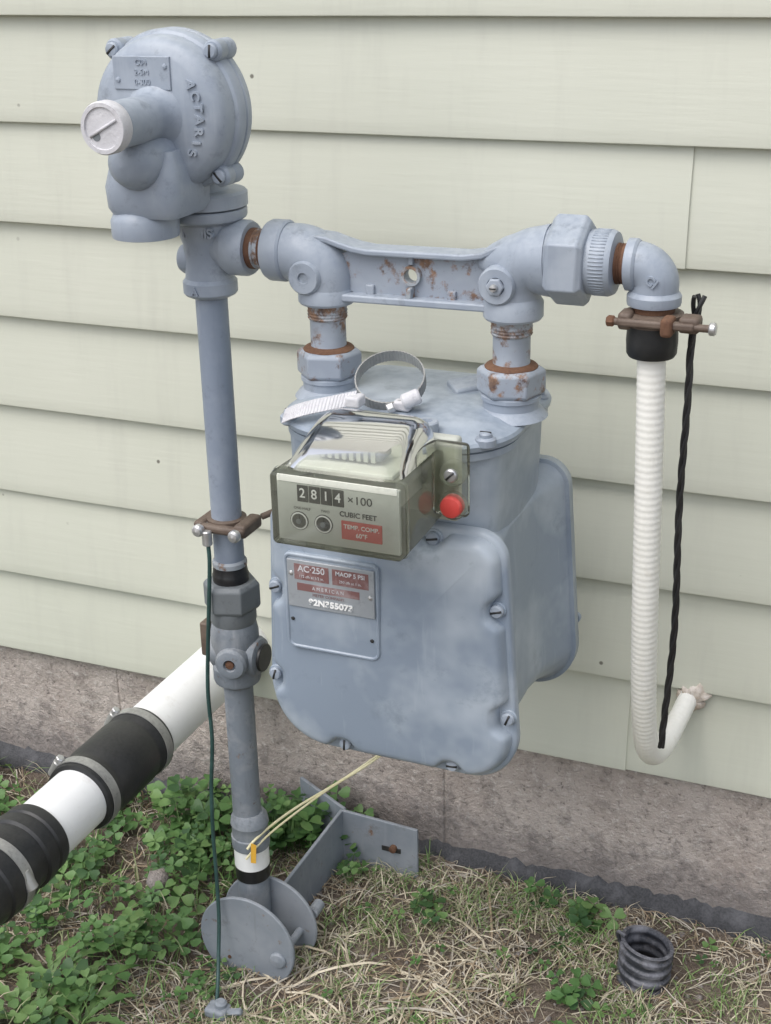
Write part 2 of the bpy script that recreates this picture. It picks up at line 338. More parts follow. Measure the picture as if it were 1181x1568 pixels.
# ------------------------------------------------------------------ regulator
reg=top('gas_pressure_regulator',(0,-235,815))
YA=(0,-1,0)
lathe('regulator_neck',(0,-205,745),A,[(25,0),(22,6),(22,40),(26,50)],M['grey'],reg)
lathe('diaphragm_case',(-1,-196,812),YA,[(0,0),(33,0),(43,3),(49,9),(53,17),(55,22),(58,24),(60.5,26),(61,28),(61,33),(59.7,34),(59.7,35),(61,36),(61,43),(59.7,45.5),(57.5,47),(57,52),(56,58),(54,62),(50,65),(46,66.5),(44,67.5),(0,68)],M['grey'],reg,seg=96,sharp=28)
for i,(ang) in enumerate((133,47,-47)):
    a=math.radians(ang);c=Vector((-1+62.5*math.cos(a),-222,812+62.5*math.sin(a)))
    lathe(f'case_ear_{i+1}',c,YA,[(6,-2),(8,0),(8,11),(7.5,12),(8,13),(8,22),(6.5,24),(0,24)],M['grey'],reg,seg=28)
    slotscrew(f'case_screw_{i+1}',c+Vector((0,-24,0)),YA,5.5,M['grey'],reg,ang=.7+i*.8)
lathe('adjustment_barrel',(-1,-262,812),YA,[(27,0),(22,3),(18.5,7),(17,13),(17,58),(15.5,59)],M['grey'],reg,sharp=50)
lathe('adjustment_cap',(-1,-320,812),YA,[(15,0),(18,2),(18.8,4),(18.8,12),(17.8,14),(15,14),(14.5,12.6),(3,12.6),(0,13)],M['chalk'],reg)
a=.5;d=Vector((math.cos(a),0,math.sin(a)));e=Vector((-math.sin(a),0,math.cos(a)));c=Vector((-1,-332.5,812))
vs=[c+d*sx*13+e*sz*1.1+Vector((0,sy,0)) for sx in (-1,1) for sz in (-1,1) for sy in (0,-1.2)]
obj('cap_rib',vs,[(0,1,3,2),(4,6,7,5),(0,4,5,1),(2,3,7,6),(0,2,6,4),(1,5,7,3)],M['chalk'],reg,0)
lathe('cap_hole_a',(-7,-332.6,806),YA,[(3.2,0),(3.2,.3),(0,.3)],M['darkgrey'],reg,seg=16)
lathe('vent_bulb',(-6,-245,784),(-.05,-1,-.08),[(24,0),(23,18),(22,36),(20,45),(15,53),(8,57),(0,58)],M['grey'],reg,sharp=50)
base=rpoly([(-44,-286),(24,-286),(24,-222),(-44,-222)],[18,12,12,14],6,3)
def xyring(z,ins,dx=0): return [(p.x-nn.x*ins+dx,p.y-nn.y*ins,z) for p,nn in base]
loft('vent_column',[xyring(788,8,3),xyring(776,3,2),xyring(760,0,0),xyring(744,1,0),xyring(738,5)],M['grey'],reg,sharp=50)
lathe('vent_foot',(-18,-262,720),A,[(20,2),(22,0),(26,1),(26.5,4),(26.5,14),(24,19),(20,22)],M['grey'],reg)
box('name_plate',-33,16,-265,-262,831,855,M['grey'],reg,.6)
for i,t in enumerate(('C04','2-5M','0-300')): text(f'plate_letters_{i}',t,(-8,-265.3,850.5-i*7),6,M['grey'],reg,ext=.5)
for i,(x,z) in enumerate(((-29,838),(12,848))): lathe(f'plate_rivet_{i}',(x,-265,z),YA,[(2,0),(1.8,1),(0,1.6)],M['grey'],reg,seg=14)
for i,ch in enumerate('ACTARIS'):
    ang=math.radians(31-i*11.5);rr=39
    x=rr*math.cos(ang);z=813+1.12*rr*math.sin(ang)
    text(f'cast_letter_{i}',ch,(x-1,-264.2,z),10,M['grey'],reg,rot=(90,90,0),ext=1.4,bold=.35)
# ------------------------------------------------------------------ meter bar
bar=top('meter_bar',(183,YR,695))
YB=YR
sweep('bar_left_elbow',[(58,YB,702),(72,YB,702),(88,YB,700),(100,YB,694),(106,YB,684),(106,YB,668)],22,M['grey'],bar,n=8,seg=40,rf=lambda L,r: 23 if L<14 else (22+ (2*math.sin((L-14)/46*3.14) if L<60 else 0)))
lathe('bar_inlet_rim',(57,YB,702),(1,0,0),[(17,0),(23,1),(24.5,4),(24.5,16),(23,18)],M['grey'],bar)
lathe('bar_left_socket',(106,YB,662),A,[(16,0),(21.5,1),(23,3),(23,12),(21.5,15)],M['grey'],bar)
lathe('bar_left_boss',(98,YB-8,687),YA,[(14,0),(14,12),(13.5,16),(12,18),(4.5,18),(4,16),(0,16)],M['grey'],bar)
def rail(nm,pts,h,yh):
    rings=[]
    for (x,z) in pts: rings.append([(x,YB-yh,z-h/2),(x,YB-yh,z+h/2),(x,YB+yh,z+h/2),(x,YB+yh,z-h/2)])
    loft(nm,rings,M['grey'],bar,bevel=1.5)
rail('bar_top_rail',[(100,716),(112,715),(122,712),(134,709),(146,707.5),(225,708.5),(240,711),(262,721)],5,12)
rail('bar_bottom_rail',[(100,671),(125,670.5),(240,671.5),(262,671)],6,13)
n=32;cx,cz=181,690.5;vs=[];fs=[]
xs_=[118,250];zs_=[672,708]
ring=[(cx+5.6*math.cos(2*math.pi*i/n),cz+5.6*math.sin(2*math.pi*i/n)) for i in range(n)]
outer=[]
for i in range(n):
    dx,dz=math.cos(2*math.pi*i/n),math.sin(2*math.pi*i/n)
    t=min(abs((xs_[1]-cx if dx>0 else cx-xs_[0])/dx) if abs(dx)>1e-6 else 1e9,abs((zs_[1]-cz if dz>0 else cz-zs_[0])/dz) if abs(dz)>1e-6 else 1e9)
    outer.append((cx+dx*t,cz+dz*t))
for yy in (YB-3,YB+3):
    for P_ in (ring,outer): vs+=[(a,yy,b) for a,b in P_]
for i in range(n):
    j=(i+1)%n
    fs+=[(i,j,n+j,n+i),(2*n+i,3*n+i,3*n+j,2*n+j),(i,2*n+i,2*n+j,j)]
obj('bar_web',vs,fs,M['greyrust2'],bar,30)
vs=[];fs=[]
for k,(r,y) in enumerate(((5.6,YB-2),(5.6,YB-7),(7.8,YB-7),(8.6,YB-2))):
    vs+=[(cx+r*math.cos(2*math.pi*i/n),y,cz+r*math.sin(2*math.pi*i/n)) for i in range(n)]
for k in range(3):
    for i in range(n):
        j=(i+1)%n;fs.append((k*n+i,k*n+j,(k+1)*n+j,(k+1)*n+i))
obj('bar_hole_boss',vs,fs,M['greyrust'],bar,30)
box('bar_rib_1',179,183,YB-7,YB-2,699,705.5,M['grey'],bar,1)
box('bar_rib_2',179,183,YB-12,YB-2,673,682,M['greyrust'],bar,1)
for i,x in enumerate((146,214)): box(f'bar_pad_{i+1}',x-3.5,x+3.5,YB-6,YB-2,673,681,M['greyrust2'],bar,1)
sweep('bar_right_elbow',[(262,YB,668),(262,YB,684),(266,YB,698),(276,YB,707),(296,YB,709)],22,M['grey'],bar,n=8,seg=40,rf=lambda L,r: 21+min(5,max(0,(L-20)*.14)))
lathe('bar_right_socket',(262,YB,662),A,[(16,0),(21.5,1),(23,3),(23,14),(20,19)],M['grey'],bar)
lathe('bar_right_boss',(256,YB-6,692),YA,[(15,0),(15,12),(14.5,17),(13,19),(7,19),(6,17),(0,17)],M['grey'],bar)
hexn('boss_bolt',(256,YB-22,692),YA,7,6,M['greyrust2'],bar)
slotscrew('boss_bolt_tip',(256,YB-28,692),YA,3,M['zinc'],bar)
lathe('bar_cone',(236,YB,705),(1,0,.07),[(6,0),(12,8),(18,20),(23,36),(26,50),(27,56)],M['grey'],bar)
hexn('union_nut',(292,YB,710),(1,0,0),34,29,M['grey'],bar,rot=.52)
lathe('knurled_ring',(320,YB,710),(1,0,0),[(20,0),(23.5,1),(24,5),(24,17),(22.5,20),(17,21)],M['grey'],bar,seg=60)
K=56;vs=[];fs=[]
for i in range(K):
    a=2*math.pi*i/K;c=Vector((325,YB+24*math.cos(a),710+24*math.sin(a)));t_=Vector((0,-math.sin(a),math.cos(a)));r_=Vector((0,math.cos(a),math.sin(a)));b=len(vs)
    vs+=[c+Vector((sx*11,0,0))+t_*sy*.5+r_*(.3 if sz else -.6) for sx in (0,1) for sy in (-1,1) for sz in (0,1)]
    fs+=[tuple(b+q for q in f) for f in ((0,1,3,2),(4,6,7,5),(0,4,5,1),(2,3,7,6),(0,2,6,4),(1,5,7,3))]
obj('knurls',vs,fs,M['grey'],bar,0)
lathe('outlet_nipple',(338,YB,710),(1,0,0),[(15,0),(15,4),(14,5),(15,6),(14,7),(15,8),(15,14)],M['rust'],bar)
for side,x in (('left',106),('right',261)):
    lathe(f'{side}_nipple',(x,YB,620),A,[(14.5,0),(14.5,6),(14.9,7),(14.5,8),(14.5,30),(15.6,32),(15.6,34),(14.6,35),(15.6,36),(14.6,37),(15.6,38),(14.6,39),(15,44)],M['greyrust2'],bar)
    lathe(f'{side}_nipple_thread',(x,YB,650),A,[(15.2,0),(16.2,1.5),(15.6,2.5),(16.2,4),(15.6,5),(16.2,6.5),(15.6,8),(16.2,10),(15.6,13)],M['greyrust'],bar)
    lathe(f'{side}_nut_collar',(x,YB,624),A,[(17,0),(20.5,.5),(20.8,1.2),(19.5,2.6),(15,4)],M['rust'],bar)
    hexn(f'{side}_nut',(x,YB,603),A,27,22,M['greyrust2'],bar,rot=.25)
    lathe(f'{side}_spud',(x,YB,586),A,[(29,0),(25,5),(22,7),(22,13),(23.5,14),(23.5,17),(21,18)],M['grey'],bar)
# ------------------------------------------------------------------ meter
meter=top('gas_meter',(185,-195,300))
bolts=[(279.5,457),(289.5,365),(243,312.5),(148,311.5),(86,366),(90.5,447),(228,510)]
OUT=rpoly([(284,519),(87,519),(77,303),(299,303)],[24,16,56,42],24,60)
def xz(y,ins,f=None):
    r=[]
    for p,nn in OUT:
        i=ins+(f(p) if f else 0);r.append((p.x-nn.x*i,y,p.y-nn.y*i))
    return r
def bf(p): return 9.0*max([math.exp(-((p-Vector(b)).length/14.)**6) for b in bolts])
def bs(k): return lambda p: bf(p)*k
def shrink(y,s,src):
    cx,cz=187,405
    return [(cx+(v[0]-cx)*s,y,cz+(v[2]-cz)*s) for v in src]
inn=xz(-293.1,18,bs(.25))
inn2=xz(-293.6,24)
def lerp_ring(y,s,r):
    return [(v[0]+(187-v[0])*s,y,v[2]+(408-v[2])*s) for v in r]
rest=[]
for s in (.12,.25,.4,.55,.7,.85,.95):
    rest.append(lerp_ring(-293.6-3.4*math.sin(s*math.pi/2),s,inn2))
loft('front_cover',[xz(-272,1.5),xz(-272.5,0),xz(-279,0),xz(-280.5,1.2),xz(-281,3.2),xz(-281.2,4.0,bf),xz(-284,4.8,bf),xz(-288,6.0,bf),xz(-290.5,8,bf),xz(-291.8,10,bs(.95)),xz(-292.5,13,bs(.7)),inn,inn2]+rest,M['cover'],meter,cap0=False,sharp=55)
loft('meter_case',[xz(-273,4),xz(-268,5),xz(-262,8),xz(-245,14),xz(-215,19),xz(-180,20),xz(-150,17),xz(-125,9),xz(-118,5),xz(-114,3)],M['cover'],meter,sharp=50)
loft('rear_cover',[xz(-115,1),xz(-114.5,0),xz(-105,0),xz(-103,2),xz(-102,8),xz(-95,11),xz(-90,18),shrink(-86,.8,xz(-90,18))],M['cover'],meter,sharp=50)
for i,b in enumerate(bolts):
    cyl(f'cover_bolt_pad_{i+1}',(b[0],-280.5,b[1]),YA,6.8,2.4,M['cover'],meter,.6,seg=24)
    slotscrew(f'cover_bolt_{i+1}',(b[0],-282.5,b[1]),YA,5.4,M['grey'],meter,ang=[.3,1.2,.1,1.5,1.3,.4,.2][i],h=5)
for i,b in enumerate(bolts[:2]): cyl(f'rear_bolt_{i+1}',(b[0],-98,b[1]),(0,1,0),5,5,M['cover'],meter,.6,seg=20)
NK=rpoly([(92,-272),(268,-272),(268,-116),(92,-116)],[34,34,30,30],10,6)
def xy(z,ins,src=NK): return [(p.x-nn.x*ins,p.y-nn.y*ins,z) for p,nn in src]
loft('meter_neck',[xy(470,6),xy(495,3),xy(520,1),xy(545,0),xy(575,-1)],M['cover'],meter,sharp=50)
TP=rpoly([(82,-285),(278,-285),(278,-104),(82,-104)],[62,56,50,50],14,6)
loft('top_plate',[xy(570,5,TP),xy(570.5,3,TP),xy(576,2.5,TP),xy(576.3,5.5,TP),xy(577.6,5.5,TP),xy(578,1,TP),xy(582,0,TP),xy(584.5,1.5,TP),xy(586,6,TP),xy(588,12,TP),xy(590.5,18,TP),xy(592.5,30,TP),xy(594,48,TP)],M['cover'],meter,sharp=40)
for i,(x,y) in enumerate(((262,-262),(268,-150),(205,-276),(100,-262),(96,-150))):
    cyl(f'top_screw_boss_{i+1}',(x,y,580),A,8,8,M['grey'],meter,1.5,seg=28)
    slotscrew(f'top_screw_{i+1}',(x,y,588),A,5,M['grey'],meter,ang=i)
lathe('top_test_boss',(219,-272,584),A,[(9,0),(9,14),(8,15),(4.5,15),(4,12),(0,12)],M['grey'],meter,seg=32)
obj('top_lug',[(196,-170,590),(252,-128,592),(258,-136,592),(250,-150,590),(212,-190,590)]+[(196,-170,599),(252,-128,606),(258,-136,606),(250,-150,599),(212,-190,597)],[(4,3,2,1,0),(5,6,7,8,9),(0,1,6,5),(1,2,7,6),(2,3,8,7),(3,4,9,8),(4,0,5,9)],M['grey'],meter,20,bevel=2)
cyl('top_lug_pin',(236,-132,596),A,6,24,M['grey'],meter,1.5)
# badge on front cover
BD=rpoly([(188,486),(106,486),(106,402),(188,402)],[6,6,8,8],6,2)
def bd(y,i): return [(p.x-nn.x*i,y,p.y-nn.y*i) for p,nn in BD]
loft('badge_panel',[bd(-288,0),bd(-297.2,0),bd(-298.4,1),bd(-298.4,2.2),bd(-297.4,3.2),bd(-297.4,8)],M['cover'],meter,sharp=30)
box('badge_plate',109.5,184.5,-299.2,-296,440,481,M['labelgrey'],meter,.6)
box('badge_print_a',116,146,-299.4,-299,464.5,478,M['brownred'],meter,0)
box('badge_print_b',149,180,-299.4,-299,464.5,478,M['brownred'],meter,0)
box('badge_print_c',118,172,-299.4,-299,455,461.5,M['brownred'],meter,0)
text('badge_text_1','AC·250',(131,-299.6,474),7.5,M['chalk'],meter,ext=.1,bold=.1)
text('badge_text_2','175 cfh at 1/2 in.',(131,-299.6,467.5),3.2,M['chalk'],meter,ext=.1)
text('badge_text_3','MAOP 5 PSI',(164.5,-299.6,474.5),5,M['chalk'],meter,ext=.1,bold=.08)
text('badge_text_4','250 cfh at 1 in.',(164.5,-299.6,468),3.2,M['chalk'],meter,ext=.1)
text('badge_text_5','A M E R I C A N',(145,-299.6,458.2),4,M['chalk'],meter,ext=.1)
text('badge_text_6','METER COMPANY',(145,-299.4,452.4),3.4,M['brownred'],meter,ext=.1)
text('badge_serial','92N355073',(147,-299.6,446),7,M['digit'],meter,ext=.3,bold=.25,sx=1.15)
for i,(x,z) in enumerate(((113,469),(181,458),(112,428),(181,420))):
    lathe(f'badge_rivet_{i}',(x,-299 if i<2 else -297.2,z),YA,[(2.2 if i<2 else 1.4,0),(1.6,.9),(0,1.4)],M['zinc'] if i<2 else M['ink'],meter,seg=14)
# index
DX,DZ=-5.5,4
def ibox(nm,x0,x1,y0,y1,z0,z1,mat,b): return box(nm,x0+DX,x1+DX,y0,y1,z0+DZ,z1+DZ,mat,meter,b)
ibox('index_base_flange',143,256,-290,-279,524,590,M['frame'],3)
ibox('index_mechanism',162,228,-340,-290,548,584,M['frame'],2)
ibox('index_drum',172,222,-352,-332,589,596,M['darkgrey'],2)
for i in range(8): ibox(f'index_drum_tooth_{i}',175+i*5.6,178.5+i*5.6,-353,-331,588.5,596.6,M['frame'],.4)
ibox('index_top_tray',156,236,-366,-292,582,586,M['frame'],1)
ibox('index_face_plate',150,244,-374,-370,530.5,579,M['face'],.6)
ibox('index_face_highlight',151,243,-374.9,-373.5,575.5,580.5,M['digit'],.3)  # white strip: glossy highlight along the face's top edge, put in as colour
FY=-374.2
for i,ch in enumerate('2814'):
    x=170.5+i*9.2+DX
    box(f'counter_window_{i}',x-4.2,x+4.2,FY-.6,FY+.4,561.5+DZ,574+DZ,M['ink'],meter,.2)
    text(f'counter_digit_{i}',ch,(x,FY-.9,568+DZ),10,M['digit'],meter,ext=.1,bold=.1,sx=.95)
text('counter_multiplier','×100',(214.5+DX,FY-.3,567.5+DZ),8.5,M['ink'],meter,ext=.1,sx=1.1)
text('unit_text','CUBIC FEET',(213+DX,FY-.3,556.3+DZ),5.4,M['ink'],meter,ext=.1,bold=.08)
box('temperature_label',200+DX,231+DX,FY-.6,FY+.4,537.5+DZ,551.5+DZ,M['labelred'],meter,.2)
text('temperature_text_1','TEMP. COMP.',(215.5+DX,FY-.8,547.3+DZ),4.6,M['digit'],meter,ext=.05,bold=.06)
text('temperature_text_2','60°F',(215.5+DX,FY-.8,541.4+DZ),4.8,M['digit'],meter,ext=.05,bold=.06)
text('dial_text','ONE-HALF          TWO',(177+DX,FY-.2,556.2+DZ),2.8,M['ink'],meter,ext=.05)
for i,x in enumerate((167+DX,186+DX)):
    lathe(f'dial_ring_{i}',(x,FY,546.5+DZ),YA,[(6.6,0),(6.6,.7),(5.6,.9),(5.4,.3),(0,.3)],M['digit'],meter,seg=28)
    lathe(f'dial_rim_{i}',(x,FY+.05,546.5+DZ),YA,[(7.1,0),(7.1,.5),(6.5,.5)],M['ink'],meter,seg=28)
    lathe(f'dial_hub_{i}',(x,FY-.9,546.5+DZ),YA,[(2.2,0),(2,1),(0,1.2)],M['darkgrey'],meter,seg=16)
    box(f'dial_hand_{i}',x-.6,x+.6,FY-1.6,FY-.9,546.5+DZ,552+DZ,M['ink'],meter,.1)
IX=rpoly([(247.5+DX,583+DZ),(146+DX,583+DZ),(146+DX,527+DZ),(247.5+DX,527+DZ)],[4,4,4,4],5,2)
def ix(y,i): return [(p.x-nn.x*i,y,p.y-nn.y*i) for p,nn in IX]
loft('index_housing',[ix(-290,3),ix(-320,1.5),ix(-374,0),ix(-377.3,.8),ix(-378.2,2.4)],M['clear'],meter,cap0=False,sharp=35)
loft('index_front_lip',[ix(-366,-.6),ix(-367,-1.0),ix(-369,-1.0),ix(-370,-.6),ix(-370,0.4)],M['clear'],meter,cap0=False,cap1=False)
dp=[(-371,583),(-368,586.5),(-362,591),(-354,596),(-344,601),(-334,605),(-322,608),(-310,609),(-299,607.5),(-292,604),(-289,599),(-289,583)]
rings=[[(x+DX,y+(1-f)*10*(1 if y<-330 else -1 if y>-300 else 0),583+DZ+(z-583)*f) for y,z in dp] for x,f in ((152,.0),(153.5,.35),(156,.65),(159.5,.86),(164,.96),(169,1),(225,1),(230,.96),(234.5,.86),(238,.65),(240.5,.35),(242,.0))]
loft('index_dome',rings,M['hazy'],meter,cap0=False,cap1=False,sharp=60)
ibox('index_ear_flange',238,267,-300,-291,532,590,M['clear'],4)
lathe('index_ear_boss',(252,-300,573),YA,[(10,0),(10,6),(9,8),(0,8)],M['hazy'],meter,seg=28)
slotscrew('index_ear_screw',(252,-308,573),YA,5,M['zinc'],meter,ang=.8)
lathe('index_seal_socket',(251,-300,547),YA,[(11,0),(11,4),(10,5.5),(0,5.5)],M['hazy'],meter,seg=28)
lathe('index_seal_plug',(251,-300,547),YA,[(8.5,0),(8.5,7),(7.5,9),(4,10),(0,10)],M['red'],meter,seg=32)
# ------------------------------------------------------------------ loose hose clamp & strap on meter top
hc=top('hose_clamp',(168,-215,600))
def band(nm,c,ax,R,w,t,mat,par,a0=0,a1=360,rib=True):
    x,y,a=frame(ax);c=Vector(c);vs=[];fs=[];K=120
    for i in range(K+1):
        an=math.radians(a0+(a1-a0)*i/K);rr=R+(.45 if rib and i%2 else 0)
        for r,h in ((rr,-w/2),(rr+t,-w/2),(rr+t,w/2),(rr,w/2)): vs.append(c+a*h+x*r*math.cos(an)+y*r*math.sin(an))
    for i in range(K):
        for j in range(4):
            k=(j+1)%4;fs.append((i*4+j,(i+1)*4+j,(i+1)*4+k,i*4+k))
    return obj(nm,vs,fs,mat,par,30)
band('clamp_band',(169,-222,610),(0.1,-.50,.86),26.5,11,1.0,M['steel'],hc,rib=True)
cyl('clamp_screw_housing',(189,-247,602),(.8,.45,.35),6,15,M['chalk'],hc,1.5,seg=24)
hexn('clamp_screw_head',(184,-251,600),(-.8,-.45,-.35),4.5,6,M['zinc'],hc)
box('clamp_bridge',180,194,-246,-236,594,602,M['chalk'],hc,2)
stp=top('metal_strap',(110,-240,590))
P_=catmull([(100,-272,590),(110,-273,595),(124,-272,600),(141,-267,604),(156,-260,607)],26)
vs=[];fs=[]
for i,p in enumerate(P_):
    rr=.8 if i%4<2 else 0
    for dy,dz in ((-4.2,-5.5),(-4.8-rr,-5.0+rr*.5),(2.4,4.5),(3.2,4)): vs.append(p+Vector((0,dy,dz)))
fs=[(0,1,2,3),tuple(4*(len(P_)-1)+q for q in (3,2,1,0))]
for i in range(len(P_)-1):
    for j in range(4):
        k=(j+1)%4;fs.append((i*4+j,(i+1)*4+j,(i+1)*4+k,i*4+k))
obj('strap_band',vs,fs,M['chalk'],stp,20)
box('strap_buckle',150,162,-268,-254,600,609,M['chalk'],stp,2)
# ------------------------------------------------------------------ right elbow & hose
HZ=6;EX=369
eb=top('outlet_elbow',(EX,YR,700))
sweep('elbow_body',[(350,YR,710),(357,YR,710),(364,YR,707),(EX,YR,700),(EX,YR,690),(EX,YR,686)],17,M['grey'],eb,n=8,seg=32)
lathe('elbow_inlet_rim',(348,YR,710),(1,0,0),[(16,0),(19,1),(19,7),(17.5,9)],M['grey'],eb)
lathe('elbow_outlet_rim',(EX,YR,681),A,[(16,0),(19.3,1),(19.8,3),(19.8,8),(17.5,11)],M['grey'],eb)
text('elbow_cast_letters','CI',(EX+1,YR-17.2,702),9,M['grey'],eb,ext=1.0,rot=(90,35,0),bold=.3)
cyl('elbow_stub',(EX,YR,672),A,15.5,10,M['rust'],eb,.4)
hose=top('white_flexible_hose',(EX,YR,640))
lathe('rubber_boot',(EX,YR,643),A,[(12,0),(17,.5),(18.5,3),(19,12),(18.5,24),(17.5,32)],M['black'],hose)
hp=catmull([(EX,YR,650),(370,-198,600),(371,-192,500),(370.5,-181,410),(369,-163,335),(368,-141,282),(368.5,-115,253),(370,-82,240),(373,-45,240),(376,-10,246),(377,8,250)],40)
hp=resample(hp,1.1)
sweep('hose_tube',hp,10.6,M['hose'],hose,smoothpath=False,seg=24,rf=lambda L,r:r+.14*math.sin(L*2*math.pi/5.5)-(1.2*min(1,max(0,(L-440)/60))),sharp=70)
gc=top('ground_clamp',(EX,YR,674))
lathe('clamp_ring',(EX,YR,667),A,[(18,0),(22,1),(22,9),(18,10)],M['bronze'],gc)
z=HZ
box('clamp_bar_front',348,404,YR-26,YR-18,664+z,670+z,M['bronze'],gc,2)
box('clamp_jaw_left',348,358,YR-24,YR-6,661+z,674+z,M['bronze'],gc,3)
box('clamp_jaw_mid',380,389,YR-29,YR-12,659+z,673+z,M['rust'],gc,3)
box('clamp_jaw_right',392,407,YR-24,YR-8,662+z,674+z,M['bronze'],gc,3)
cyl('clamp_bolt',(344,YR-22,667+z),(1,0,0),2.8,72,M['bronze'],gc,.4,seg=16)
cyl('clamp_bolt_head',(414,YR-22,667+z),(1,0,0),4.8,5,M['zinc'],gc,1,seg=16)
cyl('clamp_bolt_end',(340,YR-22,667+z),(1,0,0),4.2,6,M['rust'],gc,1,seg=6)
cab=top('black_cable',(398,YR,500))
for i in range(3):
    ph=i*2*math.pi/3
    pts=[]
    for k in range(300):
        t=k/299;z=690-t*380;fr_=max(0,(z-672)/18);cx_=395+3*math.sin(t*3)+(5*max(0,(z-650)/36))-2*t+1.2*math.sin(t*11);cy_=-196-2*math.sin(t*5)
        pts.append((cx_+(1.3+3*fr_)*math.cos(z/10+ph),cy_+(1.3+3*fr_)*math.sin(z/10+ph),z))
    sweep(f'strand_{i+1}',pts,1.75,M['blackpl'],cab,smoothpath=False,seg=8)
lp=top('hose_wall_opening',(376,0,246))
vs=[(379,-3,249)];fs=[];NP=60
for k,(rf_,dy) in enumerate(((.45,-4.5),(.75,-5),(1,3))):
    for i in range(NP):
        a=2*math.pi*i/NP;r=(14+7*noise.noise(Vector((math.cos(a)*2.5,math.sin(a)*2.5,2)))+3*noise.noise(Vector((i*.6,k,4)))+(4 if .1<a<1.2 else 0))*rf_
        vs.append((379+r*math.cos(a),dy+(2.5*noise.noise(Vector((i*.6,k*3,9))) if k<2 else 0),249+r*math.sin(a)))
for i in range(NP):
    j=(i+1)%NP;fs.append((0,1+i,1+j))
    for k in range(2): fs.append((1+k*NP+i,1+(k+1)*NP+i,1+(k+1)*NP+j,1+k*NP+j))
obj('sealant_patch',vs,fs,M['foam'],lp,0)
# ------------------------------------------------------------------ ground wire + clamp on riser
rc=top('riser_ground_clamp',(0,YR,458))
lathe('clamp_half',(0,YR,451),A,[(13,0),(17.5,1),(17.5,11),(13,12)],M['bronze'],rc)
box('clamp_front_bar',-16,28,YR-22,YR-14,453,461,M['bronze'],rc,3)
box('clamp_lug_left',-23,-13,YR-20,YR+12,451,462,M['bronze'],rc,3)
box('clamp_lug_right',16,28,YR-19,YR+14,451,463,M['bronze'],rc,3)
for i,(x,y) in enumerate(((-14,-228),(22,-229))):
    cyl(f'clamp_bolt_{i}',(x,y,457),(0,1,0),3,30,M['zinc'],rc,.4,seg=16);lathe(f'clamp_bolt_head_{i}',(x,y+4,457),YA,[(5.5,0),(5.5,4),(4,6),(0,7)],M['zinc'],rc,seg=20)
for i,(x,y) in enumerate(((26,-184),(-20,-178))): cyl(f'clamp_rear_bolt_{i}',(x,y,459),(.6,.7,.2),3,15,M['bronze'],rc,.5,seg=14)
cyl('clamp_wire_screw',(-7,-224,443),A,4.5,14,M['zinc'],rc,1,seg=16)
gw=top('ground_wire',(-12,-225,200))
sweep('wire',[(-7,-224,452),(-5,-226,430),(-7,-228,395),(-11,-229,350),(-14,-231,300),(-13,-232,250),(-16,-235,200),(-17,-237,150),(-14,-242,100),(-10,-250,62),(-6,-262,32),(2,-280,14),(10,-298,4)],1.9,M['green'],gw,seg=10)
rod=top('ground_rod',(12,-300,0))
cyl('rod',(14,-303,-60),(.05,0,1),6,75,M['galv'],rod,2,seg=20)
box('rod_clamp',4,26,-313,-296,-1,9,M['galv'],rod,3)
cyl('rod_clamp_screw',(24,-304,4),(1,.1,.3),3.5,16,M['galv'],rod,1,seg=6)
# ------------------------------------------------------------------ riser support bracket
br=top('pipe_support_bracket',(20,-200,30))
cyl('front_disc',(12,-235,31),YA,51,4,M['galv'],br,1,seg=72)
cyl('rear_disc',(13,-188,25),YA,51,4,M['galv'],br,1,seg=72)
cyl('disc_bolt',(46,-176,21),YA,4,64,M['galv'],br,.5,seg=16)
lathe('disc_bolt_head',(46,-238,21),YA,[(8.5,0),(8.5,2.5),(7,4),(0,5)],M['galv'],br,seg=24)
cyl('disc_bolt_nut',(46,-172,21),YA,8,8,M['galv'],br,1,seg=6)
lathe('disc_rivet',(-8,-239,9),YA,[(2,0),(1.8,1),(0,1.3)],M['rust'],br,seg=12)
cyl('rear_bolt',(56,-184,38),(0,1,0),6,18,M['galv'],br,1,seg=16)
def slab(nm,pts,th,mat,par,bev=1):
    P=[Vector(p) for p in pts];nn=(P[1]-P[0]).cross(P[2]-P[0]).normalized()*th;k=len(P)
    return obj(nm,[*P,*[p+nn for p in P]],[tuple(range(k))[::-1],tuple(range(k,2*k))]+[(i,(i+1)%k,k+(i+1)%k,k+i) for i in range(k)],mat,par,30,bev)
slab('wall_plate',[(26,-42,-16),(113,-42,-16),(113,-42,60),(26,-42,64)],4,M['galv'],br)
slab('arm_plate',[(27,-44,-14),(16,-180,-14),(14,-180,44),(27,-44,64)],4,M['galv'],br)
slab('rear_plate',[(-40,-6,-14),(28,-38,-14),(28,-38,63),(-40,-6,68)],4,M['galv'],br)
lathe('slot_bolt',(86,-46,32),YA,[(4,0),(4,5),(0,6)],M['rust'],br,seg=16)
box('slot',72,94,-46.8,-45.8,26,32,M['ink'],br,.4)
yw=top('tracer_wire',(60,-100,110))
sweep('yellow_strand',[(10,-222,128),(14,-215,134),(22,-195,140),(34,-160,143),(60,-110,150),(90,-60,165),(102,-30,168)],1.3,M['yellow'],yw,seg=8)
sweep('white_strand',[(8,-222,116),(15,-214,126),(26,-190,136),(50,-130,146),(80,-80,158),(98,-40,170)],1.1,M['yellow'],yw,seg=8)
slab('orange_tag',[(12,-220,112),(17,-219,112),(18,-218,132),(13,-219,134)],.5,M['orange'],yw,0)
